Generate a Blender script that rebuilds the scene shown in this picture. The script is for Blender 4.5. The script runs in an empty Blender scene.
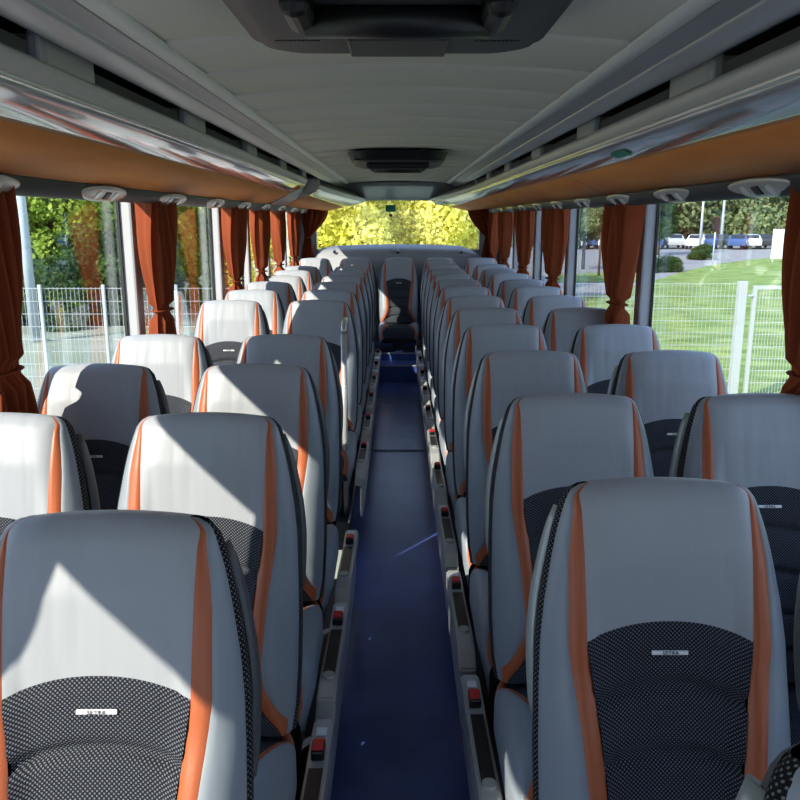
import bpy, bmesh, math, random
import numpy as np
from mathutils import Vector, Matrix
C = bpy.context.scene.collection
PI = math.pi
CAM_Z = 1.75
def W(z): return z + CAM_Z            # heights measured from the eye line
# ------------------------------------------------------------------ materials
def mat(name, col, rough=.5, metal=0., spec=.5, emit=None, estr=0., coat=0.):
    m = bpy.data.materials.new(name); m.use_nodes = True
    b = m.node_tree.nodes['Principled BSDF']
    b.inputs['Base Color'].default_value = (*col, 1)
    b.inputs['Roughness'].default_value = rough
    b.inputs['Metallic'].default_value = metal
    b.inputs['Specular IOR Level'].default_value = spec
    b.inputs['Coat Weight'].default_value = coat
    if emit:
        b.inputs['Emission Color'].default_value = (*emit, 1); b.inputs['Emission Strength'].default_value = estr
    return m
def nt(m): return m.node_tree, m.node_tree.nodes['Principled BSDF']
def N(t, kind, **kw):
    n = t.nodes.new(kind)
    for k, v in kw.items(): setattr(n, k, v)
    return n
def math_n(t, op, a, b=None, c=None):
    n = N(t, 'ShaderNodeMath', operation=op)
    for i, x in enumerate((a, b, c)):
        if x is None: continue
        if isinstance(x, (int, float)): n.inputs[i].default_value = x
        else: t.links.new(x, n.inputs[i])
    return n.outputs[0]
def noise_col(m, c1, c2, scale=5, detail=4, stretch=None, lo=.35, hi=.65, coord='Object'):
    t, b = nt(m)
    tc = N(t, 'ShaderNodeTexCoord'); mp = N(t, 'ShaderNodeMapping'); no = N(t, 'ShaderNodeTexNoise'); cr = N(t, 'ShaderNodeValToRGB')
    if stretch: mp.inputs['Scale'].default_value = stretch
    t.links.new(tc.outputs[coord], mp.inputs[0]); t.links.new(mp.outputs[0], no.inputs['Vector'])
    no.inputs['Scale'].default_value = scale; no.inputs['Detail'].default_value = detail
    cr.color_ramp.elements[0].color = (*c1, 1); cr.color_ramp.elements[1].color = (*c2, 1)
    cr.color_ramp.elements[0].position = lo; cr.color_ramp.elements[1].position = hi
    t.links.new(no.outputs['Fac'], cr.inputs[0]); t.links.new(cr.outputs[0], b.inputs['Base Color'])
    return no
def bump(m, scale=100, strength=.2, dist=.002, stretch=None, detail=3):
    t, b = nt(m)
    tc = N(t, 'ShaderNodeTexCoord'); mp = N(t, 'ShaderNodeMapping'); no = N(t, 'ShaderNodeTexNoise'); bp = N(t, 'ShaderNodeBump')
    if stretch: mp.inputs['Scale'].default_value = stretch
    t.links.new(tc.outputs['Object'], mp.inputs[0]); t.links.new(mp.outputs[0], no.inputs['Vector'])
    no.inputs['Scale'].default_value = scale; no.inputs['Detail'].default_value = detail
    bp.inputs['Strength'].default_value = strength; bp.inputs['Distance'].default_value = dist
    t.links.new(no.outputs['Fac'], bp.inputs['Height']); t.links.new(bp.outputs[0], b.inputs['Normal'])

M = {}
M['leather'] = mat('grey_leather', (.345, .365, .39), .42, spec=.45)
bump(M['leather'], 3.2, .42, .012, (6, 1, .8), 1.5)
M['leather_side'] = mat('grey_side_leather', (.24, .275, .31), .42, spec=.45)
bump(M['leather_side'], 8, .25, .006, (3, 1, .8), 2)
M['orange'] = mat('orange_leather', (.42, .105, .035), .42, spec=.45)
bump(M['orange'], 10, .2, .004, (1, 1, 1), 2)
# knitted seat mesh: dark weave with rows of pale dots
def knit(name, dark, pale, pitch, thr=.25):
    m = mat(name, dark, .85, spec=.15); t, b = nt(m)
    tc = N(t, 'ShaderNodeTexCoord'); sp = N(t, 'ShaderNodeSeparateXYZ'); t.links.new(tc.outputs['UV'], sp.inputs[0])
    k = 2*PI/pitch
    sx = math_n(t, 'SINE', math_n(t, 'MULTIPLY', sp.outputs['X'], k))
    yz = sp.outputs['Y']
    sz = math_n(t, 'SINE', math_n(t, 'MULTIPLY', yz, k))
    pr = math_n(t, 'MULTIPLY', sx, sz)
    rp = N(t, 'ShaderNodeValToRGB'); t.links.new(pr, rp.inputs[0])
    rp.color_ramp.elements[0].position = thr; rp.color_ramp.elements[0].color = (*dark, 1)
    rp.color_ramp.elements[1].position = thr+.28; rp.color_ramp.elements[1].color = (*pale, 1)
    t.links.new(rp.outputs[0], b.inputs['Base Color'])
    bp = N(t, 'ShaderNodeBump'); bp.inputs['Strength'].default_value = .35; bp.inputs['Distance'].default_value = .001
    t.links.new(pr, bp.inputs['Height']); t.links.new(bp.outputs[0], b.inputs['Normal'])
    return m
M['knit'] = knit('dark_knit_mesh', (.012, .014, .021), (.15, .16, .18), .0076, .22)
M['edge'] = knit('black_edge_knit', (.008, .008, .009), (.16, .165, .18), .0095, .35)
M['piping'] = mat('seam_thread', (.06, .06, .065), .7)
M['shell'] = mat('dark_grey_shell', (.06, .063, .07), .45)
M['black'] = mat('black_plastic', (.012, .012, .014), .4)
M['gloss_black'] = mat('gloss_black', (.006, .006, .008), .35)
M['silver'] = mat('satin_silver', (.46, .47, .47), .28, metal=.35)
M['handle'] = mat('grey_green_plastic', (.32, .36, .35), .3, metal=.2)
M['plate'] = mat('logo_silver', (.82, .83, .84), .35, metal=.1)
M['ink'] = mat('logo_ink', (.03, .03, .04), .6)
M['red'] = mat('red_button', (.6, .015, .02), .35)
M['white'] = mat('white_label', (.75, .77, .78), .5)
M['curtain'] = mat('rust_curtain', (.27, .062, .025), .8, spec=.1)
bump(M['curtain'], 60, .2, .002)
def add_translucent(m, col, w):
    t, b = nt(m); out = [n for n in t.nodes if n.type == 'OUTPUT_MATERIAL'][0]
    tr = N(t, 'ShaderNodeBsdfTranslucent'); tr.inputs[0].default_value = (*col, 1)
    mx = N(t, 'ShaderNodeMixShader'); mx.inputs[0].default_value = w
    t.links.new(b.outputs[0], mx.inputs[1]); t.links.new(tr.outputs[0], mx.inputs[2]); t.links.new(mx.outputs[0], out.inputs[0])
add_translucent(M['curtain'], (.5, .11, .035), .14)
M['floor'] = mat('blue_vinyl', (.03, .05, .16), .30, spec=.9)
no = noise_col(M['floor'], (.042, .068, .25), (.068, .108, .38), 3.5, 5)
M['floor'].node_tree.nodes['Principled BSDF'].inputs['Specular Tint'].default_value = (.45, .6, 1, 1)
bump(M['floor'], 60, .08, .001)
M['plinth'] = mat('dark_plinth', (.02, .024, .04), .5)
M['ceiling'] = mat('grey_ceiling', (.66, .62, .56), .8, spec=.2); bump(M['ceiling'], 300, .1, .0005)
M['strip'] = mat('pale_strip', (.78, .78, .75), .5)
M['rail1'] = mat('rail_grey', (.30, .31, .33), .35, metal=.2)
M['rail2'] = mat('rail_grey_pale', (.46, .47, .49), .33, metal=.2)
M['lip'] = mat('rack_grey', (.56, .54, .52), .4)
M['fascia'] = mat('rack_gloss_grey', (.50, .52, .54), .12, metal=.4, coat=.6)
M['bright'] = mat('rack_chrome_line', (.85, .85, .82), .2, metal=.6)
M['wood'] = mat('orange_veneer', (.60, .245, .10), .6, spec=.2)
noise_col(M['wood'], (.80, .27, .07), (.87, .32, .09), 3, 3, (4, .6, 4))
M['shelf'] = mat('shelf_grey', (.28, .28, .27), .7)
M['slotwall'] = mat('slot_grey', (.06, .06, .058), .8)
M['service'] = mat('service_dark', (.05, .052, .055), .5)
M['pod'] = mat('pod_silver', (.62, .62, .60), .25, metal=.4)
M['lens'] = mat('lens_clear', (.85, .85, .85), .1)
M['wall'] = mat('grey_wall_trim', (.42, .43, .44), .6)
M['pillar'] = mat('pale_pillar', (.48, .49, .51), .45)
M['rubber'] = mat('rubber_seal', (.02, .02, .022), .6)
M['parcel'] = mat('parcel_grey', (.30, .31, .33), .7)
M['hatch'] = mat('hatch_black', (.007, .007, .008), .42)
M['hatch2'] = mat('hatch_grey', (.06, .06, .058), .5)
M['green'] = mat('exit_green', (.02, .28, .17), .5)
M['galv'] = mat('galvanised', (.50, .54, .55), .45, metal=.3)
M['pole'] = mat('lamp_pole_grey', (.45, .52, .58), .5)
M['bark'] = mat('bark', (.10, .075, .05), .9)
M['signwhite'] = mat('sign_white', (.8, .8, .8), .5)
M['kerb'] = mat('kerb_pale', (.38, .38, .36), .85)
M['asphalt'] = mat('asphalt', (.2, .2, .2), .9); noise_col(M['asphalt'], (.22, .22, .22), (.29, .29, .285), .8, 6)
M['paving'] = mat('paving', (.3, .3, .28), .9); noise_col(M['paving'], (.17, .21, .13), (.32, .34, .28), .35, 6)
M['grass'] = mat('lawn_grass', (.10, .18, .03), .9, spec=.1); noise_col(M['grass'], (.13, .21, .045), (.28, .36, .12), .9, 10, (1, 2.2, 1), .38, .62)
M['hill'] = mat('hill_green', (.10, .16, .06), 1, spec=0); noise_col(M['hill'], (.06, .12, .03), (.20, .25, .10), .25, 8)
def leafmat(name, c1, c2, tr, scale=1.3):
    m = mat(name, c1, .6, spec=.2); noise_col(m, c1, c2, scale, 3); add_translucent(m, tr, .35); return m
M['leaf_green'] = leafmat('leaf_green', (.18, .31, .045), (.46, .56, .10), (.4, .55, .08), 2.5)
M['leaf_far'] = leafmat('leaf_far', (.15, .21, .10), (.33, .38, .19), (.25, .35, .12), 2.5)  # distance haze is put into this lighter green
M['leaf_dark'] = leafmat('leaf_dark', (.03, .07, .02), (.07, .13, .035), (.1, .2, .04), 1.0)
M['leaf_yellow'] = leafmat('leaf_yellow', (.72, .70, .10), (.95, .88, .30), (.95, .9, .3), 2.5)  # yellow green leaves, with overexposed sun brightness put into the colour
for k, c in dict(white=(.75, .76, .78), blue=(.05, .10, .25), dark=(.03, .035, .045), silver=(.45, .47, .5)).items():
    M['car_'+k] = mat('car_paint_'+k, c, .3, coat=.5)
M['carglass'] = mat('car_glass', (.02, .025, .03), .1)
# window glass: clear sheet with fresnel reflections
def glass(name, tint, base=.035):
    m = bpy.data.materials.new(name); m.use_nodes = True; t = m.node_tree; t.nodes.clear()
    out = N(t, 'ShaderNodeOutputMaterial'); tr = N(t, 'ShaderNodeBsdfTransparent'); gl = N(t, 'ShaderNodeBsdfGlossy'); lw = N(t, 'ShaderNodeLayerWeight'); mx = N(t, 'ShaderNodeMixShader')
    tr.inputs[0].default_value = (*tint, 1); gl.inputs['Roughness'].default_value = 0.0; lw.inputs['Blend'].default_value = .5; fr = math_n(t, 'MULTIPLY_ADD', math_n(t, 'POWER', lw.outputs['Facing'], 5.0), .93, base)
    gl.inputs[0].default_value = (.9, .95, 1, 1)
    t.links.new(fr, mx.inputs[0]); t.links.new(tr.outputs[0], mx.inputs[1]); t.links.new(gl.outputs[0], mx.inputs[2]); t.links.new(mx.outputs[0], out.inputs[0])
    return m
M['glass'] = glass('coach_glass', (.95, .96, .95)); M['rearglass'] = glass('rear_glass', (.97, .97, .95), .014)

# ------------------------------------------------------------------ helpers
def obj(name, me, m=None, parent=None, smooth=False):
    if isinstance(me, bmesh.types.BMesh):
        bm = me; me = bpy.data.meshes.new(name); bm.to_mesh(me); bm.free()
    if m is not None and not me.materials: me.materials.append(M[m] if isinstance(m, str) else m)
    if smooth:
        for p in me.polygons: p.use_smooth = True
    o = bpy.data.objects.new(name, me); C.objects.link(o)
    if parent is not None: o.parent = parent
    return o
def pymesh(name, vs, fs):
    me = bpy.data.meshes.new(name); me.from_pydata([tuple(map(float, v)) for v in vs], [], fs); me.update(); return me
def empty(name, loc=(0, 0, 0), rz=0):
    o = bpy.data.objects.new(name, None); C.objects.link(o); o.location = loc; o.rotation_euler = (0, 0, rz); o.empty_display_size = .1
    return o
def tag(o, label, cat, group=None, kind=None):
    if label: o['label'] = label
    if cat: o['category'] = cat
    if group: o['group'] = group
    if kind: o['kind'] = kind
    return o
def struct(name, me, m, smooth=False, label=None):
    o = obj(name, me, m, None, smooth); o['kind'] = 'structure'
    if label: o['label'] = label; 
    return o
def add_box(bm, c, s, bev=0., rot=None, seg=2):
    r = bmesh.ops.create_cube(bm, size=1.); vs = r['verts']
    bmesh.ops.scale(bm, vec=s, verts=vs)
    if bev > 0:
        es = list({e for v in vs for e in v.link_edges})
        q = bmesh.ops.bevel(bm, geom=es, offset=bev, segments=seg, affect='EDGES', profile=.5)
        vs = list({v for f in q['faces'] for v in f.verts} | {v for v in vs if v.is_valid})
    if rot is not None: bmesh.ops.rotate(bm, cent=(0, 0, 0), matrix=rot, verts=vs)
    bmesh.ops.translate(bm, vec=c, verts=vs)
    return bm
def box(c, s, bev=0., rot=None, seg=2): return add_box(bmesh.new(), c, s, bev, rot, seg)
def add_cyl(bm, a, b, r, seg=12, r2=None):
    a = Vector(a); b = Vector(b); d = b-a
    q = bmesh.ops.create_cone(bm, cap_ends=True, segments=seg, radius1=r, radius2=r if r2 is None else r2, depth=d.length)
    bmesh.ops.rotate(bm, cent=(0, 0, 0), matrix=d.to_track_quat('Z', 'Y').to_matrix(), verts=q['verts'])
    bmesh.ops.translate(bm, vec=(a+b)/2, verts=q['verts']); return bm
def cyl(a, b, r, seg=12, r2=None): return add_cyl(bmesh.new(), a, b, r, seg, r2)
def tube(path, ra, rb=None, seg=8, up=Vector((1, 0, 0))):
    rb = rb or ra; P = [Vector(p) for p in path]; vs = []; fs = []
    for i, p in enumerate(P):
        t = (P[min(i+1, len(P)-1)]-P[max(i-1, 0)]).normalized(); a = (up - t*up.dot(t)).normalized(); b = t.cross(a)
        for k in range(seg):
            g = 2*PI*k/seg; vs.append(p + a*ra*math.cos(g) + b*rb*math.sin(g))
    for i in range(len(P)-1):
        for k in range(seg): fs.append((i*seg+k, i*seg+(k+1) % seg, (i+1)*seg+(k+1) % seg, (i+1)*seg+k))
    fs.append(tuple(range(seg))[::-1]); fs.append(tuple((len(P)-1)*seg+k for k in range(seg)))
    return pymesh('tube', vs, fs)
def grid(f, us, vs_, uv=None):
    """f(u, v) -> point, over two lists"""
    V = []; F = []; n = len(vs_)
    for u in us:
        for v in vs_: V.append(f(u, v))
    for i in range(len(us)-1):
        for j in range(n-1): F.append((i*n+j, i*n+j+1, (i+1)*n+j+1, (i+1)*n+j))
    me = pymesh('grid', V, F)
    if uv:                                   # surface measure in metres along both directions
        A = np.array(V, float).reshape(len(us), n, 3); mid = n//2
        cu = np.concatenate([[0], np.cumsum(np.linalg.norm(np.diff(A[:, mid], axis=0), axis=1))])
        X = A[:, :, 0] if uv == 'x' else np.tile(np.linspace(0, .034, n), (len(us), 1))
        l = me.uv_layers.new(name='UVMap')
        for lp in me.loops: i, j = divmod(lp.vertex_index, n); l.data[lp.index].uv = (X[i, j], cu[i])
    return me
def lin(a, b, n): return [a+(b-a)*i/(n-1) for i in range(n)]
def interp(x, xs, ys): return float(np.interp(x, xs, ys))

# ------------------------------------------------------------------ camera
TILT = math.radians(12.75)
cam = bpy.data.cameras.new('camera'); camo = bpy.data.objects.new('camera', cam); C.objects.link(camo)
cam.sensor_width = 36; cam.lens = 36; cam.clip_start = .05; cam.clip_end = 400
camo.location = (0, 0, CAM_Z); camo.rotation_euler = (PI/2-TILT, 0, math.radians(-.15))
bpy.context.scene.camera = camo
def ray(u, v):
    a = (u-400)/800; b = (400-v)/800
    return a, math.cos(TILT)+b*math.sin(TILT), -math.sin(TILT)+b*math.cos(TILT)
GZ = -3.0
def G(u, v, z=GZ):
    x, y, s = ray(u, v); k = z/s; return (x*k, y*k)
def atY(u, Y): return ray(u, 219)[0]*Y

# ------------------------------------------------------------------ seat
H = 1.147; LB = .785; LEAN = math.radians(15); SL = math.sin(LEAN); CL = math.cos(LEAN)
WS = [0, .006, .015, .03, .05, .09, .15, .227, .3, .38, .5, .62, .72, .785]
WV = [.148, .161, .170, .177, .183, .194, .206, .219, .227, .230, .232, .231, .226, .216]
def Wd(s): return interp(s, WS, WV)
def xin(s):
    v = interp(s, [0, .05, .2, .3, .45, .6, .66, .72, .785], [.158, .154, .151, .149, .130, .116, .122, .152, .203]); return min(v, Wd(s)*.90)
def xout(s):
    return min(xin(s)+interp(s, [0, .03, .1, .15, .3, .785], [.003, .010, .022, .028, .034, .036]), Wd(s)*.955)
RID = [.372, .488, .60, .70]
def Nf(s, x):
    w = Wd(s); q = min(abs(x)/w, 1); a = abs(x)
    top = math.sqrt(max(0, 1-(1-min(s/.045, 1))**2))
    f = interp(s, [0, .06, .13, .25, .36, .5, .62, .785], [.04, .048, .055, .046, .036, .046, .054, .045])
    e = math.sqrt(max(0, 1-q**6))
    n = f*e*top
    xi = xin(s); m = max(0, min(1, (a-xi*.85)/(w-xi*.85)))
    b = interp(s, [0, .12, .3, .45, .65, .785], [0, .0, .016, .032, .036, .02])
    n += b*math.sin(PI*m**.9)**.8 if 0 < m < 1 else 0
    for xs in (xin(s), xout(s)): n -= .0035*math.exp(-((a-xs)/.003)**2)*min(1, s/.03)
    return n
def P3(s, x, n):
    s2 = s + .014*(x/.17)**2*math.exp(-s/.08)
    return (x, -s2*SL - n*CL, H - s2*CL + n*SL)
def sa(x): return .256+.042*min(1.3, (abs(x)/.16))**2.2
SR = [0, .001, .003, .007, .012, .02, .03, .042] + lin(.06, .785, 40)
def seat_meshes(h):
    R = {}
    # upper leather panel, carried over the top edge
    def fl(r, q):
        if r < 0:
            return P3(0, q*xin(0), -.03*(-r))
        x0 = q*xin(.28); s = sa(x0)*r**1.5 if r > 0 else 0
        x = q*xin(s); s = sa(x)*r**1.5
        return P3(s, x, Nf(s, x))
    R['upper_panel'] = grid(fl, [-1, -.5]+lin(0, 1, 30), lin(-1, 1, 25))
    def fm(r, q):
        x = q*xin(.3); s0 = sa(x); s = s0+(LB-s0)*r; x = q*xin(s); s = sa(x)+(LB-sa(x))*r
        n = Nf(s, x)+.004*min(1, r*20)
        for c in RID: n -= .016*math.exp(-((s-(c+.035*(x/.15)**2))/.010)**2)
        return P3(s, x, n)
    R['mesh_panel'] = grid(fm, lin(0, 1, 64), lin(-1, 1, 19), 'x')
    def crease(s): return -.005*math.exp(-((s-.335)/.004)**2)-.004*math.exp(-((s-.372)/.004)**2)
    def mk_str(sg):
        def f(s, t):
            x = xin(s)+(xout(s)-xin(s))*t; n = Nf(s, x)+crease(s)
            return P3(s, sg*x, n)
        return grid(f, SR+[], lin(0, 1, 6))
    def mk_bol(sg):
        def f(s, t):
            w = Wd(s); x = xout(s)+(w-xout(s))*math.sin(t*PI/2); n = Nf(s, x)+crease(s)*(1-t)
            return P3(s, sg*x, n)
        return grid(f, SR, lin(0, 1, 12))
    for sg in (-1, 1):
        R['accent_stripe', sg] = mk_str(sg); R['side_bolster', sg] = mk_bol(sg)
        def fk(s, t):
            w = Wd(s)+.008*math.sin(PI*t); return P3(s, sg*w, .004-.034*t)
        R['edge_strip', sg] = grid(fk, lin(.004, LB, 40), lin(0, 1, 5), 'side')
    # hard back shell
    def fs(s, t):
        w = Wd(s); a = (t*2-1)*PI/2; x = w*math.sin(a)*1.0; n = -.03-.05*math.cos(a)**.6*min(1, (s/.05)**.5 if s > 0 else 0)
        return P3(s, x, n)
    R['back_shell'] = grid(fs, [0, .003, .01, .025, .05]+lin(.08, LB+.06, 16), lin(0, 1, 21))
    # grab handle on the aisle-facing shoulder
    pts = []
    for i in range(15):
        t = i/14; s = .05+.40*t; pts.append(P3(s, h*(Wd(s)-.004+.012*math.sin(PI*t)**.6), -.05))
    R['grab_handle'] = tube(pts, .010, .024, 10)
    # logo plate
    s = .312; a = Vector(P3(s, 0, Nf(s, 0)+.006)); rot = Matrix.Rotation(-(LEAN), 3, 'X')
    R['logo_plate'] = box(a, (.066, .005, .0082), .002, rot)
    R['logo_pos'] = a+Vector((0, -.0040, .0012))
    # cushion: x half width .235, from y=-.15 back to y=-.66
    def ct(t): return -.13-.54*t
    def cw(t): return .234-.03*max(0, (t-.75)/.25)**2-.045*max(0, (.32-t)/.32)**2
    def ci(t): return min(.115+.105*abs(2*max(0, (t-.16)/.84)-1)**2.2, cw(t)-.030)
    def co(t): return ci(t)+.026
    def cz(t, x):
        w = cw(t); q = min(1, abs(x)/w)
        z = .375+.012*math.sin(PI*t)
        z += .045*max(0, min(1, (abs(x)-ci(t)*.9)/.06))*(1-.5*t)
        z -= .10*max(0, (t-.8)/.2)**2.2 + .05*max(0, (.1-t)/.1)**2
        z -= .07*(1-math.sqrt(max(0, 1-q**7)))
        for xs in (ci(t), co(t)): z -= .004*math.exp(-((abs(x)-xs)/.003)**2)
        return z
    R['cushion_mesh'] = grid(lambda t, q: (q*ci(t), ct(t), cz(t, q*ci(t))-.006*math.exp(-((t-.5)/.02)**2)), lin(0, 1, 26), lin(-1, 1, 13), 'x')
    for sg in (-1, 1):
        R['cushion_stripe', sg] = grid(lambda t, q: (sg*(ci(t)+(co(t)-ci(t))*q), ct(t), cz(t, ci(t)+(co(t)-ci(t))*q)), lin(0, 1, 26), lin(0, 1, 5))
        def fb(t, q):
            if q > 1: return (sg*cw(t), ct(t), cz(t, cw(t))-.07*(q-1))
            x = co(t)+(cw(t)-co(t))*math.sin(q*PI/2); return (sg*x, ct(t), cz(t, x))
        R['cushion_bolster', sg] = grid(fb, lin(0, 1, 26), lin(0, 1, 9)+[1.5, 2])
    b = bmesh.new(); add_box(b, (0, -.40, .255), (.42, .50, .09), .02); R['seat_base'] = b
    b = bmesh.new(); add_box(b, (0, -.36, .10), (.10, .34, .21), .01); add_box(b, (0, -.36, .012), (.30, .40, .024), .006); R['pedestal'] = b
    # aisle-side console, with inlay, buckle and floor skirt
    prof = [(.06, .235), (.03, .255), (-.10, .262), (-.20, .262), (-.52, .285), (-.60, .275), (-.66, .235)]
    def slab(x0, x1, pr, zb, gap=0):
        V = []; F = []; n = len(pr)
        for x in (x0, x1):
            for (y, z) in pr: V.append((x, y, z))
            for (y, z) in pr: V.append((x, y, zb if zb is not None else z-.02))
        for i in range(n-1):
            F += [(i, i+1, 2*n+i+1, 2*n+i), (n+i, 2*n+n+i, 2*n+n+i+1, n+i+1), (i, n+i, n+i+1, i+1), (2*n+i, 2*n+i+1, 3*n+i+1, 3*n+i)]
        F += [(0, 2*n, 3*n, n), (n-1, 2*n-1, 4*n-1, 3*n-1)]
        bm = bmesh.new(); me = pymesh('slab', V, F); bm.from_mesh(me); bmesh.ops.recalc_face_normals(bm, faces=bm.faces)
        return bm
    c = slab(h*.243, h*.298, prof, .19); bmesh.ops.bevel(c, geom=list(c.edges), offset=.006, segments=2, affect='EDGES'); R['side_console'] = c
    R['console_inlay'] = slab(h*.252, h*.288, [(-.19, .268), (-.30, .276), (-.42, .283), (-.50, .289)], None)
    b = bmesh.new(); add_cyl(b, (h*.27, -.50, .270), (h*.27, -.50, .292), .018, 16); R['console_tip'] = b  # chrome tip at the front end of the inlay
    R['skirt'] = box((h*.278, -.31, .10), (.018, .70, .17), .006)
    R['belt_buckle'] = box((h*.270, -.125, .272), (.034, .058, .03), .005)
    R['buckle_button'] = box((h*.270, -.125, .284), (.029, .044, .018), .003)
    R['belt_tag'] = box((h*.270, -.035, .262), (.028, .036, .004), .001)
    return R
def text_mesh(body, size, ext):
    cu = bpy.data.curves.new('lettering', 'FONT'); cu.body = body; cu.size = size; cu.extrude = ext; cu.align_x = 'CENTER'; cu.align_y = 'CENTER'; cu.space_character = 1.25
    o = bpy.data.objects.new('tmp', cu); C.objects.link(o); bpy.context.view_layer.update()
    me = bpy.data.meshes.new_from_object(o.evaluated_get(bpy.context.evaluated_depsgraph_get())); bpy.data.objects.remove(o); return me
LOGO = text_mesh('SETRA', .0088, .0004)
PROTO = {}
def build_seat(h, aisle):
    R = seat_meshes(h); root = empty('coach_seat')
    def put(n, me, m, sm=True, par=root): return obj(n, me, m, par, sm)
    put('upper_panel', R['upper_panel'], 'leather'); put('mesh_panel', R['mesh_panel'], 'knit')
    for sg in (-1, 1):
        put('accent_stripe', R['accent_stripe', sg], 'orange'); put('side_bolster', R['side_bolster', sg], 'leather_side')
        put('edge_strip', R['edge_strip', sg], 'edge')
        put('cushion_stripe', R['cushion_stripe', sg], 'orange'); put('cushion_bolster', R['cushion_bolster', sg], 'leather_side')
    put('back_shell', R['back_shell'], 'shell'); put('grab_handle', R['grab_handle'], 'handle' if h < 0 else 'shell')
    lp = put('logo_plate', R['logo_plate'], 'plate', False)
    tx = put('lettering', LOGO.copy(), 'ink', False, lp); tx.location = R['logo_pos']; tx.rotation_euler = (PI/2-LEAN, 0, 0)
    put('cushion_mesh', R['cushion_mesh'], 'knit'); put('seat_base', R['seat_base'], 'black', False); put('pedestal', R['pedestal'], 'black', False)
    if aisle:
        k = put('side_console', R['side_console'], 'silver', False)
        put('console_inlay', R['console_inlay'], 'gloss_black', False, k); put('console_tip', R['console_tip'], 'silver', False, k)
        put('skirt', R['skirt'], 'silver', False, k)
        bb = put('belt_buckle', R['belt_buckle'], 'gloss_black', False); put('button', R['buckle_button'], 'red', False, bb)
        put('belt_tag', R['belt_tag'], 'white', False)
    return root
def kids(o): return [c for c in C.objects if c.parent == o]
def copy_tree(o):
    r = o.copy(); C.objects.link(r)
    for ch in kids(o):
        c = ch.copy(); C.objects.link(c); c.parent = r
        for g in kids(ch):
            d = g.copy(); C.objects.link(d); d.parent = c
    return r
def seat_at(h, aisle, x, y, z, label, group):
    key = (h, aisle)
    if key not in PROTO: PROTO[key] = build_seat(h, aisle); o = PROTO[key]
    else: o = copy_tree(PROTO[key])
    o.location = (x, y, z); return tag(o, label, 'seat', group)
ORD = ['foremost', 'second', 'third', 'fourth', 'fifth', 'sixth', 'seventh', 'eighth', 'ninth', 'tenth', 'eleventh', 'twelfth', 'thirteenth']
PLAT = .13
RY = [.68, 1.43, 2.18, 2.93, 3.68, 4.40, 5.12, 5.82, 6.52, 7.24, 7.98, 8.72]
LY = [1.255, 1.955, 2.655, 3.355, 4.83, 5.55, 6.27, 6.98, 7.70, 8.40]
for i, y in enumerate(RY):
    la = ('grey and orange leather aisle seat, only its shoulder in the bottom right corner' if i == 0 else
          'largest grey leather coach seat at lower right, dark mesh and silver plate in full view' if i == 1 else
          f'grey coach seat right of the blue aisle, {ORD[i-1]} full seat back in the aisle column')
    seat_at(-1, True, .535 if i == 0 else .49, y - (.03 if i == 0 else 0), PLAT, la, 'coach seats right of the aisle')
    if i > 0:
        lw = f'grey coach seat beside the right windows, {ORD[i-1]} from the front in the window column'
        seat_at(-1, False, 1.01, y, PLAT, lw, 'coach seats along the right windows')
for i, y in enumerate(LY):
    la = ('largest grey coach seat at lower left, mostly shaded with a sunlit patch' if i == 0 else
          f'{"half sunlit " if i < 5 else ""}grey coach seat left of the aisle, {ORD[i]} in the aisle column')
    seat_at(1, True, -.478, y, PLAT, la, 'coach seats left of the aisle')
    if i > 0:
        lw = f'pale coach seat beside the left windows, {ORD[i-1]} from the front in the window column'
        seat_at(1, False, -1.005, y, PLAT, lw, 'coach seats along the left windows')
BY = 9.72
for k, (x, t) in enumerate([(-1.0, 'at the left end of the rear bench'), (-.5, 'second from the left on the rear bench'), (.01, 'in the middle of the rear bench, facing the aisle'),
                            (.5, 'second from the right on the rear bench'), (1.0, 'at the right end of the rear bench')]):
    seat_at(1 if x < 0 else -1, False, x, BY, .15, 'grey coach seat ' + t, 'seats of the rear bench')

# ------------------------------------------------------------------ coach shell
XW = 1.28; Y0 = -2.6; Y1 = 10.42
struct('floor', box((0, (Y0+Y1)/2, -.03), (.60, Y1-Y0, .06)), 'floor')
for sx, nm in ((-1, 'left'), (1, 'right')):
    b = bmesh.new()
    if sx > 0: add_box(b, (sx*.775, (Y0+Y1)/2, .05), (1.01, Y1-Y0, .16))
    else:
        add_box(b, (sx*.775, (Y0+3.42)/2, .05), (1.01, 3.42-Y0, .16)); add_box(b, (sx*.775, (4.12+Y1)/2, .05), (1.01, Y1-4.12, .16))
    struct('trim_1' if sx < 0 else 'trim_2', b, 'plinth', label='dark seat plinth along the %s side of the aisle' % nm)
    struct('trim_3' if sx < 0 else 'trim_4', box((sx*.267, (Y0+8.6)/2 if sx > 0 else (4.12+8.6)/2, .135), (.012, 8.6-(Y0 if sx > 0 else 4.12), .02), .003), 'silver')
# stairwell floor on the left
struct('floor_stairwell', box((-.775, 3.77, -.35), (1.01, .7, .04)), 'plinth')
# raised rear steps of the aisle
for n, (ya, yb, z) in enumerate([(8.63, 8.98, .18), (8.98, 9.35, .26)]):
    st = tag(empty('aisle_step', (0, ya, 0)), ['lower dark blue step at the rear end of the aisle', 'upper dark blue step at the rear end of the aisle'][n], 'step', 'steps at the rear of the aisle')
    obj('tread', box((0, (yb-ya)/2 + (.3 if n else 0), z/2), (.56, yb-ya + (.6 if n else 0), z), .004), 'floor', st)
    obj('nosing', box((0, .0, z+.002), (.54, .02, .014), .003), 'silver', st)
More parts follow.
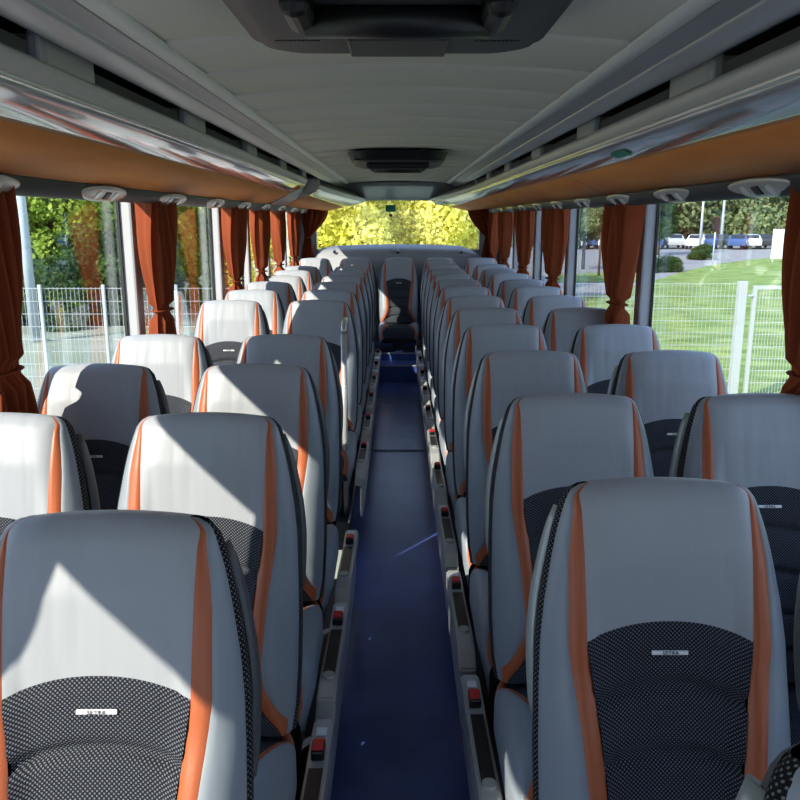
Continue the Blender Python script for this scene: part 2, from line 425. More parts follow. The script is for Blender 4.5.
# floor hatch
ht = tag(empty('floor_hatch', (0, 6.76, 0)), 'rectangular service hatch with rounded corners set in the blue aisle floor', 'hatch')
obj('cover', box((-.005, 0, .003), (.44, 1.60, .008), .003), 'floor', ht)
b = bmesh.new()
for sx in (-1, 1): add_box(b, (sx*.235, 0, .004), (.008, 1.66, .006), .002)
for sy in (-1, 1): add_box(b, (0, sy*.83, .004), (.478, .008, .006), .002)
obj('frame', b, 'pole', ht)
tag(obj('floor_joint', box((0, 7.75, .003), (.5, .012, .005), .002), 'pole'), 'thin pale metal joint strip crossing the blue floor behind the hatch', 'joint strip')
# walls below and above the windows
SILL = W(-.86); GT = W(.20)
for sx, nm in ((-1, 'left'), (1, 'right')):
    b = box((sx*(XW+.04), (Y0+Y1)/2, SILL/2-.04), (.08, Y1-Y0, SILL+.08)); add_box(b, (sx*(XW+.04), (Y0+Y1)/2, (GT+W(.52))/2), (.08, Y1-Y0, W(.52)-GT))
    add_box(b, (sx*(XW+.03), (Y0+Y1)/2, SILL+.01), (.09, Y1-Y0, .03), .01)
    struct('wall_'+nm, b, 'wall')
# pillars and panes
CL_Y = [-1.2, .75, 2.30, 3.97, 5.86, 6.95, 8.0, 9.2]
CR_Y = [-1.2, .72, 2.18, 4.26, 6.10, 7.55, 8.90, 9.95]
wn = 1; tn = 5
for sx, ys in ((-1, CL_Y), (1, CR_Y)):
    edges = [Y0+.1] + [y+.22 if (i == 2 and sx < 0) else y-.04 if i > 1 else y for i, y in enumerate(ys)] + [Y1-.5]
    for y in edges[1:-1]:
        st = struct('trim_%d' % tn, box((sx*(XW+.012), y, (SILL+GT)/2), (.07, .10, GT-SILL), .012), 'pillar'); tn += 1
        obj('rubber_seal', box((sx*(XW+.040), y+.052, (SILL+GT)/2), (.012, .016, GT-SILL)), 'rubber', st)
        obj('rubber_seal', box((sx*(XW+.040), y-.052, (SILL+GT)/2), (.012, .016, GT-SILL)), 'rubber', st)
    for a, c in zip(edges[:-1], edges[1:]):
        struct('window_%d' % wn, box((sx*(XW+.05), (a+c)/2, (SILL+GT)/2), (.005, c-a, GT-SILL)), 'glass'); wn += 1
    # solid rear quarter panel
    struct('wall_rear_%s' % ('left' if sx < 0 else 'right'), box((sx*(XW-.01), Y1-.25, (SILL+GT)/2), (.06, .5, GT-SILL), .01), 'wall')
# rear wall with its window opening (x -1.02..1.02, z -.36..+.24)
RB = -.38; RT = .235; RX = 1.04
b = bmesh.new()
add_box(b, (0, Y1+.04, (W(RB)-.05)/2), (2.7, .08, W(RB)+.05)); add_box(b, (0, Y1+.04, (W(RT)+W(.52))/2), (2.7, .08, W(.52)-W(RT)))
for sx in (-1, 1): add_box(b, (sx*(RX+1.34)/2, Y1+.04, (W(RB)+W(RT))/2), (1.34-RX, .08, RT-RB))
struct('wall_back', b, 'wall')
struct('window_%d' % wn, box((0, Y1+.06, (W(RB)+W(RT))/2), (2*RX+.04, .005, RT-RB+.04)), 'rearglass'); wn += 1
# front of the coach behind the camera
b = bmesh.new(); add_box(b, (0, Y0-.04, W(-1.0)/2-.04), (2.7, .08, W(-1.0)+.08)); add_box(b, (0, Y0-.04, W(.40)), (2.7, .08, .24))
struct('wall_front', b, 'wall')
struct('window_%d' % wn, box((0, Y0-.03, W(-.36)), (2.6, .006, 1.3)), 'glass'); wn += 1
# shaped grey parcel shelf and panel behind the rear bench
pv = []; Yp = 10.34
outline = [(-1.12, -.80), (-1.10, -.50), (-.98, -.36), (-.80, -.325), (-.4, -.31), (0, -.305), (.4, -.31), (.80, -.325), (.98, -.40), (1.10, -.52), (1.12, -.80)]
bm = bmesh.new(); vs = [bm.verts.new((x, Yp, W(z))) for x, z in outline]; f = bm.faces.new(vs)
r = bmesh.ops.extrude_face_region(bm, geom=[f]); bmesh.ops.translate(bm, vec=(0, -.34, -.10), verts=[v for v in r['geom'] if isinstance(v, bmesh.types.BMVert)])
bmesh.ops.recalc_face_normals(bm, faces=bm.faces); bmesh.ops.bevel(bm, geom=list(bm.edges), offset=.02, segments=3, affect='EDGES')
ps = tag(empty('rear_shelf', (0, 0, 0)), 'grey moulded shelf panel below the rear window, behind the bench', 'shelf')
obj('shelf_panel', bm, 'parcel', ps, True)
for x in (0.0, .78, -.78): obj('screw_cap', cyl((x, Yp-.30, W(-.385)), (x, Yp-.345, W(-.40)), .016, 14), 'black', ps)
# rear header panel between ceiling and window
bm = bmesh.new()
me = grid(lambda u, v: (u*.80, 10.36-.42*v**1.5, W(.415+.02*(1-u*u)) - .20*(1-v)**.8), lin(-1, 1, 15), lin(0, 1, 8))
hp = obj('rear_header', me, 'rail1', None, True); tag(hp, 'dark grey curved header panel above the rear window', 'header panel')
sol = hp.modifiers.new('s', 'SOLIDIFY'); sol.thickness = .012
# ceiling: lapped transverse panels, slightly arched
def ceil_z(x): return W(.429+.028*(1-(x/.6)**2))
ce = bmesh.new(); yb = Y0; Vv = []; Ff = []; xs = lin(-.60, .60, 15); rows = []
while yb < Y1-.35:
    ye = min(yb+.43, Y1-.30)
    rows += [(yb+.001, .002), (yb+.008, -.008), (yb+.03, -.010), (ye-.01, -.002), (ye, .004)]; yb = ye
me = grid(lambda r, x: (x, r[0], ceil_z(x)+r[1]), rows, xs)
struct('ceiling', me, 'ceiling', True)
bm = bmesh.new(); add_box(bm, (0, (Y0+Y1)/2, W(.52)), (2.7, Y1-Y0+.2, .05)); struct('ceiling_outer', bm, 'slotwall')

# ------------------------------------------------------------------ luggage racks and rails
def sweep(x, z, y, h):
    t = max(0, (y-8.0)/2.35)
    if x < 1.08: x = x-.34*t**1.4*(1.1-x)/.32; z = z-.075*t**1.2
    return (h*x, y, W(z))
def ext(h, pts, ys, warp=True):
    return grid(lambda y, p: sweep(p[0], p[1], y, h) if warp else (h*p[0], y, W(p[1])), ys, pts)
def curve_pts(a, m, b, n=8):
    o = []
    for i in range(n):
        t = i/(n-1); o.append(((1-t)**2*a[0]+2*t*(1-t)*m[0]+t*t*b[0], (1-t)**2*a[1]+2*t*(1-t)*m[1]+t*t*b[1]))
    return o
def rack(h, ya, yb, label, seam=()):
    root = tag(empty('luggage_rack', (0, 0, 0)), label, 'luggage rack', 'overhead luggage racks')
    ys = [ya+(yb-ya)*i/24 for i in range(25)]
    def part(n, pts, m, sm=True):
        o = obj(n, ext(h, pts, ys), m, root, sm); s = o.modifiers.new('s', 'SOLIDIFY'); s.thickness = .006; s.offset = 0; return o
    part('underside_panel', [(1.10, .126), (1.0, .172), (.897, .219)], 'wood')
    part('fascia', curve_pts((.895, .221), (.82, .243), (.783, .276)), 'fascia')
    part('trim_line', curve_pts((.783, .275), (.775, .279), (.778, .286), 5), 'bright')
    part('lip', curve_pts((.778, .286), (.759, .305), (.758, .320)) + curve_pts((.758, .320), (.762, .334), (.785, .330), 6), 'lip')
    part('inner_board', [(.785, .330), (.80, .326), (.802, .374)], 'shelf')
    part('shelf_floor', [(.805, .372), (.84, .30), (1.27, .25)], 'shelf')
    part('shelf_back', [(1.27, .25), (1.27, .45)], 'slotwall')
    y = ya+(2.14-ya) % 1.22 if h > 0 else ya+(1.9-ya) % 1.22
    while y < min(yb-.15, 9.2):
        br = obj('divider', box((h*.97, y+.15, W(.366)), (.38, .30, .07), .008), 'lip', root)
        obj('bracket', box((h*.785, y-.03, W(.362)), (.03, .045, .07), .008), 'rail2', br); y += 1.22
    for y in (ya, yb):
        pts = [(1.10, .126), (.897, .219), (.783, .276), (.758, .322), (.80, .374), (1.27, .37), (1.27, .2)]
        vs = [sweep(p[0], p[1], y, h) for p in pts]; me = pymesh('cap', vs, [tuple(range(len(vs)))])
        o = obj('end_cap', me, 'lip', root); s = o.modifiers.new('s', 'SOLIDIFY'); s.thickness = .012; s.offset = 0
    for y in seam:
        obj('panel_seam', ext(h, [(1.10, .1225), (.897, .2155)], [y, y+.008]), 'rubber', root)
    return root
rack(1, Y0+.1, 10.34, 'long overhead luggage rack with orange underside along the right wall', (2.0+2.35, 5.9))
rack(-1, Y0+.1, 6.95, 'long overhead luggage rack with orange underside along the left wall', ())
rack(-1, 7.95, 10.34, 'short rear luggage rack with orange underside, beyond the gap on the left', ())
# dark recessed filler in the gap of the left racks
o = obj('rack_filler', ext(-1, [(1.10, .128), (.97, .20), (.90, .27), (.90, .36)], lin(6.96, 7.94, 6)), 'rail1', None, True)
s = o.modifiers.new('s', 'SOLIDIFY'); s.thickness = .01; tag(o, 'dark grey curved filler between the two left luggage racks', 'filler panel')
for h, nm in ((1, 'right'), (-1, 'left')):
    root = tag(empty('ceiling_rail', (0, 0, 0)), f'long grey rail with pale strip along the {nm} edge of the ceiling', 'rail', 'ceiling rails')
    ys = lin(Y0+.05, 9.75, 10)
    def rp(n, pts, m):
        o = obj(n, ext(h, pts, ys, False), m, root, True); s = o.modifiers.new('s', 'SOLIDIFY'); s.thickness = .005; s.offset = 0
    rp('pale_strip', [(.575, .425), (.58, .42), (.602, .401), (.602, .43)], 'strip')
    rp('seam', [(.603, .43), (.606, .404), (.609, .43)], 'rubber')
    rp('inner_band', curve_pts((.608, .405), (.635, .398), (.657, .386)), 'rail1')
    rp('outer_band', curve_pts((.657, .386), (.70, .364), (.732, .368)) + [(.742, .39), (.745, .46)], 'rail2')
    me = grid(lambda a, r: (h*(.665+r*.085*math.cos(a)), 9.75+r*.10*math.sin(a), W(.392+.03*r)), lin(0, PI, 13), [1, .85, .6, 0.01])
    o = obj('rounded_end', me, 'rail2', root, True); s = o.modifiers.new('s', 'SOLIDIFY'); s.thickness = .03; s.offset = 0
    # service channel with reading lights
    ch = tag(empty('service_channel', (0, 0, 0)), f'dark grey service channel under the rack above the {nm} windows', 'service channel', 'service channels above the windows')
    o = obj('channel', ext(h, curve_pts((1.10, .128), (1.115, .072), (1.15, .068)) + [(1.165, .085), (1.17, .20)], lin(Y0+.1, 10.38, 3), False), 'service', ch, True)
    s = o.modifiers.new('s', 'SOLIDIFY'); s.thickness = .004
    obj('cover', box((h*1.218, (Y0+Y1)/2, W(.205)), (.115, Y1-Y0-.2, .012)), 'service', ch)
    pods = [1.25+.95*i for i in range(10)] if h < 0 else [.95+.80*i for i in range(12)]
    for i, y in enumerate(pods):
        rot = Matrix.Rotation(h*math.radians(45), 3, 'Y')
        pd = tag(empty('reading_light', (h*1.118, y, W(.094))), f'silver reading light and vent unit above the {nm} windows, {ORD[min(i,12)]} from the front', 'reading light', 'reading light units')
        me = bmesh.new(); q = bmesh.ops.create_uvsphere(me, u_segments=24, v_segments=12, radius=1)
        bmesh.ops.scale(me, vec=(.040, .25, .012), verts=me.verts); bmesh.ops.rotate(me, cent=(0, 0, 0), matrix=rot, verts=me.verts)
        obj('housing', me, 'pod', pd, True)
        for yy in (-.09, .09):
            nv = rot @ Vector((0, 0, -.009))
            obj('lens', cyl(Vector((0, yy, 0))+nv*.8, Vector((0, yy, 0))+nv*1.5, .020, 16), 'lens', pd)
        nv = rot @ Vector((0, 0, -.012)); obj('vent', box(nv, (.034, .05, .006), .002, rot), 'black', pd)
# green exit sticker on the right rack, reflected strip stickers
st = obj('exit_sticker', grid(lambda y, p: sweep(p[0], p[1], y, 1), [3.02, 3.22], [(.818, .243), (.852, .229)]), 'green')
s = st.modifiers.new('s', 'SOLIDIFY'); s.thickness = .002; s.offset = 0; tag(st, 'small green sticker on the glossy front of the right luggage rack', 'sticker')

# ------------------------------------------------------------------ roof hatches
def hatch(y, label, dark_latch):
    root = tag(empty('roof_hatch', (0, y, W(.40))), label, 'roof hatch', 'roof hatches')
    def rr(w, l, r, z0, z1, n=8, tp=1.):
        bm = bmesh.new(); pts = []
        for cx, cy, a0 in ((w-r, l-r, 0), (-w+r, l-r, PI/2), (-w+r, -l+r, PI), (w-r, -l+r, 1.5*PI)):
            for i in range(n): a = a0+PI/2*i/(n-1); pts.append((cx+r*math.cos(a), cy+r*math.sin(a)))
        lo = [bm.verts.new((x*tp, yy*tp, z0)) for x, yy in pts]; hi = [bm.verts.new((x, yy, z1)) for x, yy in pts]
        for i in range(len(pts)): bm.faces.new((lo[i], lo[(i+1) % len(pts)], hi[(i+1) % len(pts)], hi[i]))
        bm.faces.new(lo[::-1]); bm.faces.new(hi); bmesh.ops.recalc_face_normals(bm, faces=bm.faces); return bm
    obj('frame', rr(.335, .46, .15, -.022, .03, tp=.93), 'hatch', root, False)
    obj('lid', rr(.28, .41, .08, -.034, -.018, tp=.96), 'hatch2', root)
    obj('lid_shadow_gap', rr(.295, .425, .09, -.026, -.016), 'black', root)
    hd = obj('handle', cyl((-.165, -.01, -.055), (.165, -.01, -.055), .030, 20), 'hatch', root, True)
    for sx in (-1, 1):
        obj('bracket', box((sx*.17, -.07, -.040), (.05, .16, .075), .02), 'hatch', hd)
    obj('handle', box((0, -.30, -.05), (.42, .08, .05), .02), 'hatch', root)
    obj('latch_plate', box((0, .28, -.040), (.21, .17, .014), .005), 'hatch2' if not dark_latch else 'hatch', root)  # grey latch plate on the near hatch, black on the far one
    b = bmesh.new()
    for i in range(12): add_box(b, (-.255+i*.008, .26, -.0345), (.004, .012, .003))
    obj('grip_teeth', b, 'black', root); b = bmesh.new()
    for i in range(12): add_box(b, (.165+i*.008, .26, -.0345), (.004, .012, .003))
    obj('grip_teeth', b, 'black', root)
    return root
hatch(1.55, 'large black roof hatch with a bar handle at the top of the picture', False)
hatch(5.85, 'smaller looking black roof hatch halfway down the ceiling', True)

# ------------------------------------------------------------------ curtains
def curtain_mesh(wt, wm, wb, ztop, ztie, zbot, seed, axis='y', h=1, skew=0., ph0=0):
    rnd = random.Random(seed); folds = rnd.choice([5, 6]); ph = rnd.random()*6
    def f(z, q):
        t = (ztop-z)/(ztop-ztie)
        if z >= ztie:
            w = wt+(wm-wt)*max(0, (t-.25)/.75)**1.7*1.0 + .03*math.sin(PI*min(1, t*1.3)); c = skew*max(0, (t-.2)/.8)**1.5
        else:
            u = (ztie-z)/(ztie-zbot); w = wm+(wb-wm)*min(1, u*1.2)**.7; c = skew
        amp = .018+.022*(w/wt if w < wt else 1)
        a = amp*math.sin(q*folds*2*PI+ph+.9*math.sin(3*q+t*1.4)) + amp*.55*math.sin(q*folds*4.3*PI+ph*2+t*1.5)
        if abs(z-ztie) < .03: a *= .45
        y = q*w-w/2+c
        d = -h*(a+.02)
        return (d, y, z) if axis == 'y' else (y, a, z)
    zs = lin(ztop, ztie+.02, 26)+[ztie, ztie-.02]+lin(ztie-.05, zbot, 10)
    return grid(f, zs, lin(0, 1, 90))
def curtain(h, y, wt, wm, skew, label, seed, zt=-.44):
    root = tag(empty('window_curtain', (h*1.19, y, 0)), label, 'curtain', 'tied rust brown window curtains')
    obj('fabric', curtain_mesh(wt, wm, wm*1.5, W(.10), W(zt), W(-.80), seed, h=h, skew=skew), 'curtain', root, True)
    q = [(-.02*h+.036*math.cos(a)*1.0, skew+(wm/2+.004)*math.sin(a), W(zt)) for a in lin(0, 2*PI, 25)]
    obj('tie_band', tube(q, .004, .012, 8, Vector((0, 0, 1))), 'curtain', root, True)
    return root
for i, y in enumerate(CL_Y[1:]):
    nm = ['sunlit', 'dark', 'sunlit', 'sunlit', 'sunlit', 'sunlit', 'sunlit'][i]
    wt = [.44, .24, .34, .42, .40, .40, .36][i]
    curtain(-1, y, wt, .19, .02, f'tied rust brown curtain on the left windows, {ORD[max(i-1,0)]} from the front' if i > 0 else 'rust brown curtain on the left beside the camera, out of view', 10+i)
for i, y in enumerate(CR_Y[1:]):
    wt = [.4, .33, .46, .54, .50, .50, .45][i]
    curtain(1, y, wt, .24, .02, f'tied rust brown curtain on the right windows, {ORD[max(i-1,0)]} from the front' if i > 0 else 'rust brown curtain on the right beside the camera, out of view', 30+i)
for h, nm in ((-1, 'left'), (1, 'right')):
    root = tag(empty('rear_curtain', (h*1.03, 10.22, 0)), f'dark rust curtain gathered at the {nm} side of the rear window', 'curtain', 'rear window curtains')
    obj('fabric', curtain_mesh(.30, .07, .16, W(.20), W(-.22), W(-.50), 50+h, axis='x', skew=h*.10), 'curtain', root, True)
    o = obj('tie_band', box((h*.10, 0, W(-.22)), (.09, .07, .025), .01), 'curtain', root)
    fx = tag(empty('hammer_box', (h*1.235, 10.02, W(-.10))), f'small red emergency box on the rear quarter panel, {nm} side', 'emergency box', 'red emergency boxes')
    obj('case', box((0, 0, 0), (.05, .16, .26), .012), 'red', fx)
    obj('label', box((-h*.027, 0, .02), (.004, .10, .06), .001), 'white', fx)
# rear window sticker and small camera
bk = tag(empty('green_window_sign', (-.09, 10.36, W(.13))), 'small dark green rectangular sign hanging in the rear window', 'sign')
obj('plate', box((0, 0, 0), (.13, .012, .085), .006), 'green', bk)
obj('knob', cyl((0, .006, -.085), (0, -.012, -.085), .020, 16), 'black', bk)
# stairwell rail on the left
gr = tag(empty('grab_rail', (-.29, 4.25, 0)), 'slim pale upright grab rail at the stairwell left of the aisle', 'grab rail')
obj('post', cyl((0, 0, .13), (0, 0, W(-.60)), .016, 12), 'silver', gr, True)
obj('top_bend', tube([(0, 0, W(-.60)), (0, .02, W(-.565)), (0, .06, W(-.55)), (0, .22, W(-.55))], .016, seg=10), 'silver', gr, True)
obj('partition', box((-.45, .0, .50), (.86, .02, .74), .01), 'shell', gr)

# ------------------------------------------------------------------ outside
GW = W(GZ)
def poly(name, pts, z, m, label=None, kind='structure'):
    me = pymesh(name, [(x, y, z) for x, y in pts], [tuple(range(len(pts)))]); o = obj(name, me, m); o['kind'] = kind
    if label: o['label'] = label
    return o
poly('ground', [(-300, -120), (300, -120), (300, 300), (-300, 300)], GW-.04, 'asphalt')
poly('ground_lawn', [G(560, 330), G(578, 297), G(617, 292), G(650, 282), (G(690, 270)), G(720, 263.5), G(760, 258.5), G(800, 256.5), G(1000, 254), (90, 20), (40, 4), (3, 4)], GW-.02, 'grass', 'green lawn behind the wire fence')
poly('ground_bounce_strip', [(-2, -30), (3.4, -30), (3.4, 60), (-2, 60)], GW-.022, 'paving')  # paving strip around the coach, added to bounce light up to the ceiling
poly('ground_verge', [G(560, 282), G(640, 281), G(657, 274), G(640, 271), G(560, 274)], GW-.015, 'grass', 'narrow grass verge beside the road')
poly('ground_paving', [(-2, -30), (-60, -30), (-60, 60), (-2, 60)], GW-.02, 'paving')
def leaf_crown(seed, rx, ry, rz, n, leaf, lumps=26):
    rs = np.random.RandomState(seed)
    d = rs.normal(size=(lumps, 3)); d /= np.linalg.norm(d, axis=1)[:, None]; c = d*rs.uniform(.35, .82, (lumps, 1)); r = rs.uniform(.22, .40, lumps)
    k = rs.randint(0, lumps, n); e = rs.normal(size=(n, 3)); e /= np.linalg.norm(e, axis=1)[:, None]
    p = (c[k]+e*r[k][:, None]*rs.uniform(.7, 1.08, (n, 1)))*np.array([rx, ry, rz])
    a = rs.normal(size=(n, 3)); a /= np.linalg.norm(a, axis=1)[:, None]; b = np.cross(a, e+rs.normal(size=(n, 3))*.5); b /= np.linalg.norm(b, axis=1)[:, None]
    s = leaf*rs.uniform(.6, 1.3, (n, 1)); V = np.stack([p-a*s, p-b*s*.6, p+a*s, p+b*s*.6], 1).reshape(-1, 3)
    F = np.arange(4*n).reshape(n, 4)
    me = bpy.data.meshes.new('leaves'); me.vertices.add(4*n); me.vertices.foreach_set('co', V.ravel().astype('f4'))
    me.loops.add(4*n); me.loops.foreach_set('vertex_index', F.ravel().astype('i4')); me.polygons.add(n)
    me.polygons.foreach_set('loop_start', (np.arange(n)*4).astype('i4')); me.update(calc_edges=True); return me
crowns = {}
def tree(x, y, s, cz, kind, label, group, var=0, trunk=.18, flat=1.):
    key = (kind, var % 3)
    if key not in crowns:
        n, lf = dict(green=(36000, .032), far=(9000, .05), yellow=(40000, .030), dark=(12000, .045))[kind]
        crowns[key] = leaf_crown(7+var % 3+len(kind), 1, 1, 1, n, lf)
        crowns[key].materials.append(M['leaf_'+kind])
    root = tag(empty('tree', (x, y, GW), var*1.3), label, 'tree', group)
    c = bpy.data.objects.new('crown', crowns[key]); C.objects.link(c); c.parent = root; c.location = (0, 0, cz-GZ); c.scale = (s, s, s*flat)
    b = cyl((0, 0, -.05), (0, 0, cz-GZ+s*.2), trunk, 10, trunk*.5)
    for k in range(4):
        a = k*1.7+var; add_cyl(b, (0, 0, (cz-GZ)*.55), (math.cos(a)*s*.5, math.sin(a)*s*.5, cz-GZ+s*.1*k), trunk*.4, 6, trunk*.15)
    obj('trunk', b, 'bark', root, True)
    return root
places = ['first', 'second', 'third', 'fourth', 'fifth', 'sixth', 'seventh', 'eighth', 'ninth', 'tenth', 'eleventh', 'twelfth']
for i, (x, y, s, z) in enumerate([(-3.0, 25, 3.2, .2), (.9, 27, 2.7, .3), (-1.2, 33, 4.0, 1.6), (2.0, 34, 3.4, 1.2)]):
    tree(x, y, s, z, 'yellow', f'sunlit yellow green tree behind the rear window, {places[i]} from the left' if i < 2 else f'yellow green tree in the back row behind the rear window, {["left", "right"][i-2]} one', 'yellow green trees behind the coach', i, .2)
for i, (u, Y, s, z) in enumerate([(20, 30, 2.9, -.9), (62, 24, 2.7, -.5), (95, 26, 3.1, -.2), (135, 27, 3.2, .0), (185, 30, 3.4, -.4), (228, 32, 3.6, .2), (270, 34, 3.6, .2)]):
    tree(atY(u, Y), Y, s, z, 'green', f'bushy bright green tree beyond the left fence, {places[i]} counted rightwards from the lamp post', 'green trees beyond the left fence', i, .16)
for i, (u, Y, s, z) in enumerate([(-10, 27, 1.9, -1.9), (30, 24, 1.6, -2.0), (75, 23, 1.7, -1.9), (120, 24, 1.8, -1.9)]):
    tree(atY(u, Y), Y, s, z, 'dark', f'low dark shrub behind the left fence, {places[i]} from the left', 'dark shrubs beyond the left fence', i, .06)
for i, (u, Y, s, z) in enumerate([(556, 100, 7, 3), (583, 96, 6.5, 2), (612, 104, 7.5, 3), (640, 98, 6.5, 2.5), (664, 106, 7.5, 3.5), (692, 100, 7, 2.5), (716, 108, 7.5, 3), (744, 98, 6, 1.5), (770, 104, 7.5, 3), (800, 98, 6.5, 2), (536, 96, 7, 2), (515, 96, 7, 2)]):
    tree(atY(u, Y), Y, s, z, 'far', f'distant green tree behind the parked cars, {places[i]} along the row', 'distant trees behind the car park', i, .3)
tree(atY(583, 50), 50, 1.9, .6, 'dark', 'nearer dark narrow tree left of the first white car', None, 1, .12, 1.5)
tree(atY(656, 70), 70, 2.2, 1.4, 'dark', 'narrow dark tree beside the lamp post right of the curtain', None, 2, .15, 1.6)
tree(atY(599, 44), 44, 1.3, .4, 'far', 'young staked tree standing on the grass verge', None, 0, .07, 1.2)
tree(atY(666, 48), 48, 1.1, -2.7, 'dark', 'low dark green hedge bush beside the lawn, nearer one', 'hedge bushes beside the lawn', 1, .04, .7)
tree(atY(650, 47), 47, 1.0, -2.75, 'dark', 'low dark green hedge bush beside the lawn, left end', 'hedge bushes beside the lawn', 0, .04, .7)
tree(atY(700, 62), 62, 1.4, -2.7, 'dark', 'low dark green hedge bush beside the lawn, farther one', 'hedge bushes beside the lawn', 2, .04, .6)
me = grid(lambda u, v: (-220+440*u, 150+60*v, GW+(16+5*math.sin(u*9)+3*math.sin(u*23))*v**.7), lin(0, 1, 60), lin(0, 1, 8))
o = obj('hillside', me, 'hill', None, True); o['kind'] = 'structure'; o['label'] = 'hazy wooded hillside in the distance'
# wire mesh fences
def fence_panel(xa, xb, y, zt, label, name='wire_fence_panel'):
    root = tag(empty(name, (xa, y, GW)), label, 'fence', 'galvanised wire fence')
    L = xb-xa; hz = zt-GZ; b = bmesh.new(); n = int(abs(L)/.065)
    for i in range(n+1): add_box(b, (L*i/n, 0, hz/2+.03), (.0045, .0045, hz-.06))
    obj('upright_wires', b, 'galv', root)['kind'] = 'stuff'
    b = bmesh.new()
    for k in range(int(hz/.2)+1): add_box(b, (L/2, .006, hz-.02-k*.2), (abs(L), .007, .008))
    obj('cross_wires', b, 'galv', root)
    return root
def post(x, y, zt, w, label):
    o = obj('fence_post', box((0, 0, (zt-GZ)/2), (w, w, zt-GZ), .006), 'galv'); o.location = (x, y, GW); tag(o, label, 'fence post', 'fence posts'); return o
FY = 13.0; zt = -1.0
px = atY(742, FY)
for a, c, t in ((2.0, 3.9, 'seen left of the tied curtain on the right'), (3.9, px, 'in the right window, left of the thick gate post')):
    fence_panel(a, c, FY, zt, 'wire mesh fence panel ' + t)
post(3.88, FY, zt+.02, .05, 'thin galvanised fence post behind the tied right curtain')
post(px, FY-.02, zt+.02, .13, 'thick pale galvanised gate post in the right window')
g = tag(empty('fence_gate', (px+.22, FY, GW)), 'galvanised gate frame filled with wire mesh, right of the gate post', 'gate')
b = bmesh.new(); gh = 1.95
for x in (0, 1.6): add_box(b, (x, 0, gh/2), (.06, .05, gh))
for z in (.06, gh-.03): add_box(b, (.8, 0, z), (1.655, .046, .058))
obj('frame', b, 'galv', g)
b = bmesh.new()
for i in range(31): add_box(b, (.04+i*.05, 0, gh/2), (.006, .006, gh-.1))
for k in range(9): add_box(b, (.8, .006, .15+k*.2), (1.55, .008, .010))
obj('mesh_infill', b, 'galv', g); obj('latch', box((-.09, -.02, gh-.16), (.14, .05, .03), .008), 'galv', g)
LYF = 12.6; zl = -1.04
lx = [atY(u, LYF) for u in (-40, 45, 108, 180, 250)]
for k in range(4):
    fence_panel(lx[k], lx[k+1], LYF, zl, 'wire mesh fence panel outside the left windows, %s from the left' % places[k])
for k in range(5): post(lx[k], LYF-.03, zl+.04, .05, 'slim galvanised post of the left fence, %s from the left' % places[k])
# lamp posts and signs
def lamp(x, y, h_, r, label):
    root = tag(empty('lamp_post', (x, y, GW)), label, 'lamp post', 'lamp posts')
    obj('pole', cyl((0, 0, 0), (0, 0, h_), r, 14, r*.6), 'pole', root, True)
    obj('lamp_head', box((0, -.35, h_), (.25, .8, .1), .03), 'pole', root)
lamp(atY(35, 20), 20, 8, .13, 'grey lamp post in front of the left trees beside the first curtain')
lamp(atY(652, 53), 53, 9, .13, 'pale lamp post just right of the tied right curtain')
lamp(atY(725, 84), 86, 12, .16, 'tall pale lamp post in the middle of the right window')
lamp(atY(697, 80), 80, 7.0, .14, 'shorter pale post left of the round traffic sign')
rs = tag(empty('round_traffic_sign', (atY(711, 55), 55, GW)), 'round dark traffic sign on a thin pole outside the right window', 'traffic sign')
obj('pole', cyl((0, 0, 0), (0, 0, 2.9), .05, 10), 'pole', rs, True)
me = cyl((0, -.09, 2.65), (0, -.05, 2.65), 0.5, 28); o = obj('disc', me, 'black', rs); o.scale = (.62, 1, 1)
bx = tag(empty('white_sign_board', (atY(776, 58), 58, GW)), 'white rectangular board on the lawn edge beside the right curtain', 'sign board')
obj('board', box((0, 0, 1.25), (1.15, .15, 2.1), .02), 'signwhite', bx)
for sx in (-1, 1): obj('leg', box((sx*.45, 0, .15), (.08, .08, .4)), 'galv', bx)
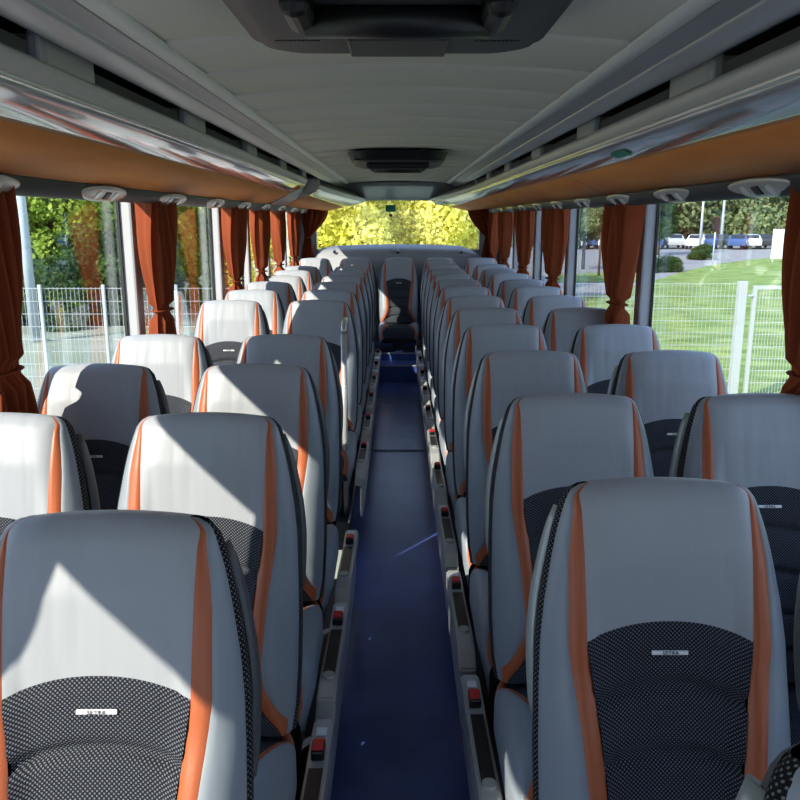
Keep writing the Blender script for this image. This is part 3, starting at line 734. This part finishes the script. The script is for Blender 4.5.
# parked cars
def car(x, y, rz, col, label):
    root = tag(empty('car', (x, y, GW), rz), label, 'car', 'parked cars behind the lawn')
    side = [(-2.1, .35), (-2.15, .75), (-1.95, .95), (-1.35, 1.02), (-.75, 1.42), (.9, 1.46), (1.6, 1.05), (2.05, .92), (2.15, .6), (2.1, .3)]
    bm = bmesh.new(); L = [bm.verts.new((px_, -.86+(.16 if pz > 1.1 else 0), pz)) for px_, pz in side]; R_ = [bm.verts.new((px_, .86-(.16 if pz > 1.1 else 0), pz)) for px_, pz in side]
    n = len(side)
    for i in range(n): bm.faces.new((L[i], L[(i+1) % n], R_[(i+1) % n], R_[i]))
    bm.faces.new(L[::-1]); bm.faces.new(R_); bmesh.ops.recalc_face_normals(bm, faces=bm.faces)
    bmesh.ops.bevel(bm, geom=list(bm.edges), offset=.05, segments=2, affect='EDGES'); obj('body', bm, 'car_'+col, root, False)
    b = bmesh.new()
    for sy in (-1, 1): add_box(b, (.1, sy*.79, 1.2), (1.7, .06, .28), .02, None)
    obj('side_window', b, 'carglass', root)
    def slant(p, q): 
        d = Vector(q)-Vector(p); m = (Vector(p)+Vector(q))/2; a = math.atan2(d.z, d.x); return box(m+Vector((-math.sin(a), 0, math.cos(a)))*.02*(1 if d.x > 0 else -1), (d.length*.8, 1.3, .02), .004, Matrix.Rotation(-a, 3, 'Y'))
    obj('windscreen', slant((-1.35, 0, 1.02), (-.75, 0, 1.42)), 'carglass', root)
    obj('rear_window', slant((.9, 0, 1.46), (1.6, 0, 1.05)), 'carglass', root)
    for sx in (-1.3, 1.3):
        for sy in (-.78, .78): obj('wheel', cyl((sx, sy-.1, .32), (sx, sy+.1, .32), .32, 18), 'black', root)
cols = [(562, 'silver'), (581, 'silver'), (592, 'blue'), (610, 'white'), (655, 'blue'), (677, 'silver'), (694, 'white'), (708, 'blue'), (722, 'dark'), (735, 'blue'), (751, 'white'), (766, 'dark'), (792, 'silver')]
for i, (u, c) in enumerate(cols):
    car(atY(u, 84), 84+(i % 3), math.radians(62 + 10*(i % 3)), c, f'{c if c != "dark" else "black"} parked car seen through the right windows, {(places+["last"])[i]} from the left')

# ------------------------------------------------------------------ light
sun = bpy.data.lights.new('sun', 'SUN'); so = bpy.data.objects.new('sun', sun); C.objects.link(so)
SD = Vector((1, 1.06, -.90)); so.rotation_euler = SD.to_track_quat('-Z', 'Y').to_euler(); so.location = (-8, -8, 9)
sun.energy = 9.6; sun.angle = math.radians(.53); sun.color = (1, .92, .80)
w = bpy.data.worlds.new('sky'); bpy.context.scene.world = w; w.use_nodes = True; t = w.node_tree
bg = t.nodes['Background']; tc = N(t, 'ShaderNodeTexCoord'); sp = N(t, 'ShaderNodeSeparateXYZ'); cr = N(t, 'ShaderNodeValToRGB')
t.links.new(tc.outputs['Generated'], sp.inputs[0]); t.links.new(sp.outputs['Z'], cr.inputs[0]); t.links.new(cr.outputs[0], bg.inputs[0])
e = cr.color_ramp.elements; e[0].position = .0; e[0].color = (.72, .85, 1.0, 1); e[1].position = .55; e[1].color = (.38, .58, 1.0, 1)
bg.inputs[1].default_value = 2.3
vs = bpy.context.scene.view_settings; vs.view_transform = 'Standard'; vs.look = 'None'; vs.gamma = 1; vs.exposure = 0.0; vs.use_curve_mapping = False
bpy.context.scene.cycles.max_bounces = 8; bpy.context.scene.cycles.transparent_max_bounces = 16
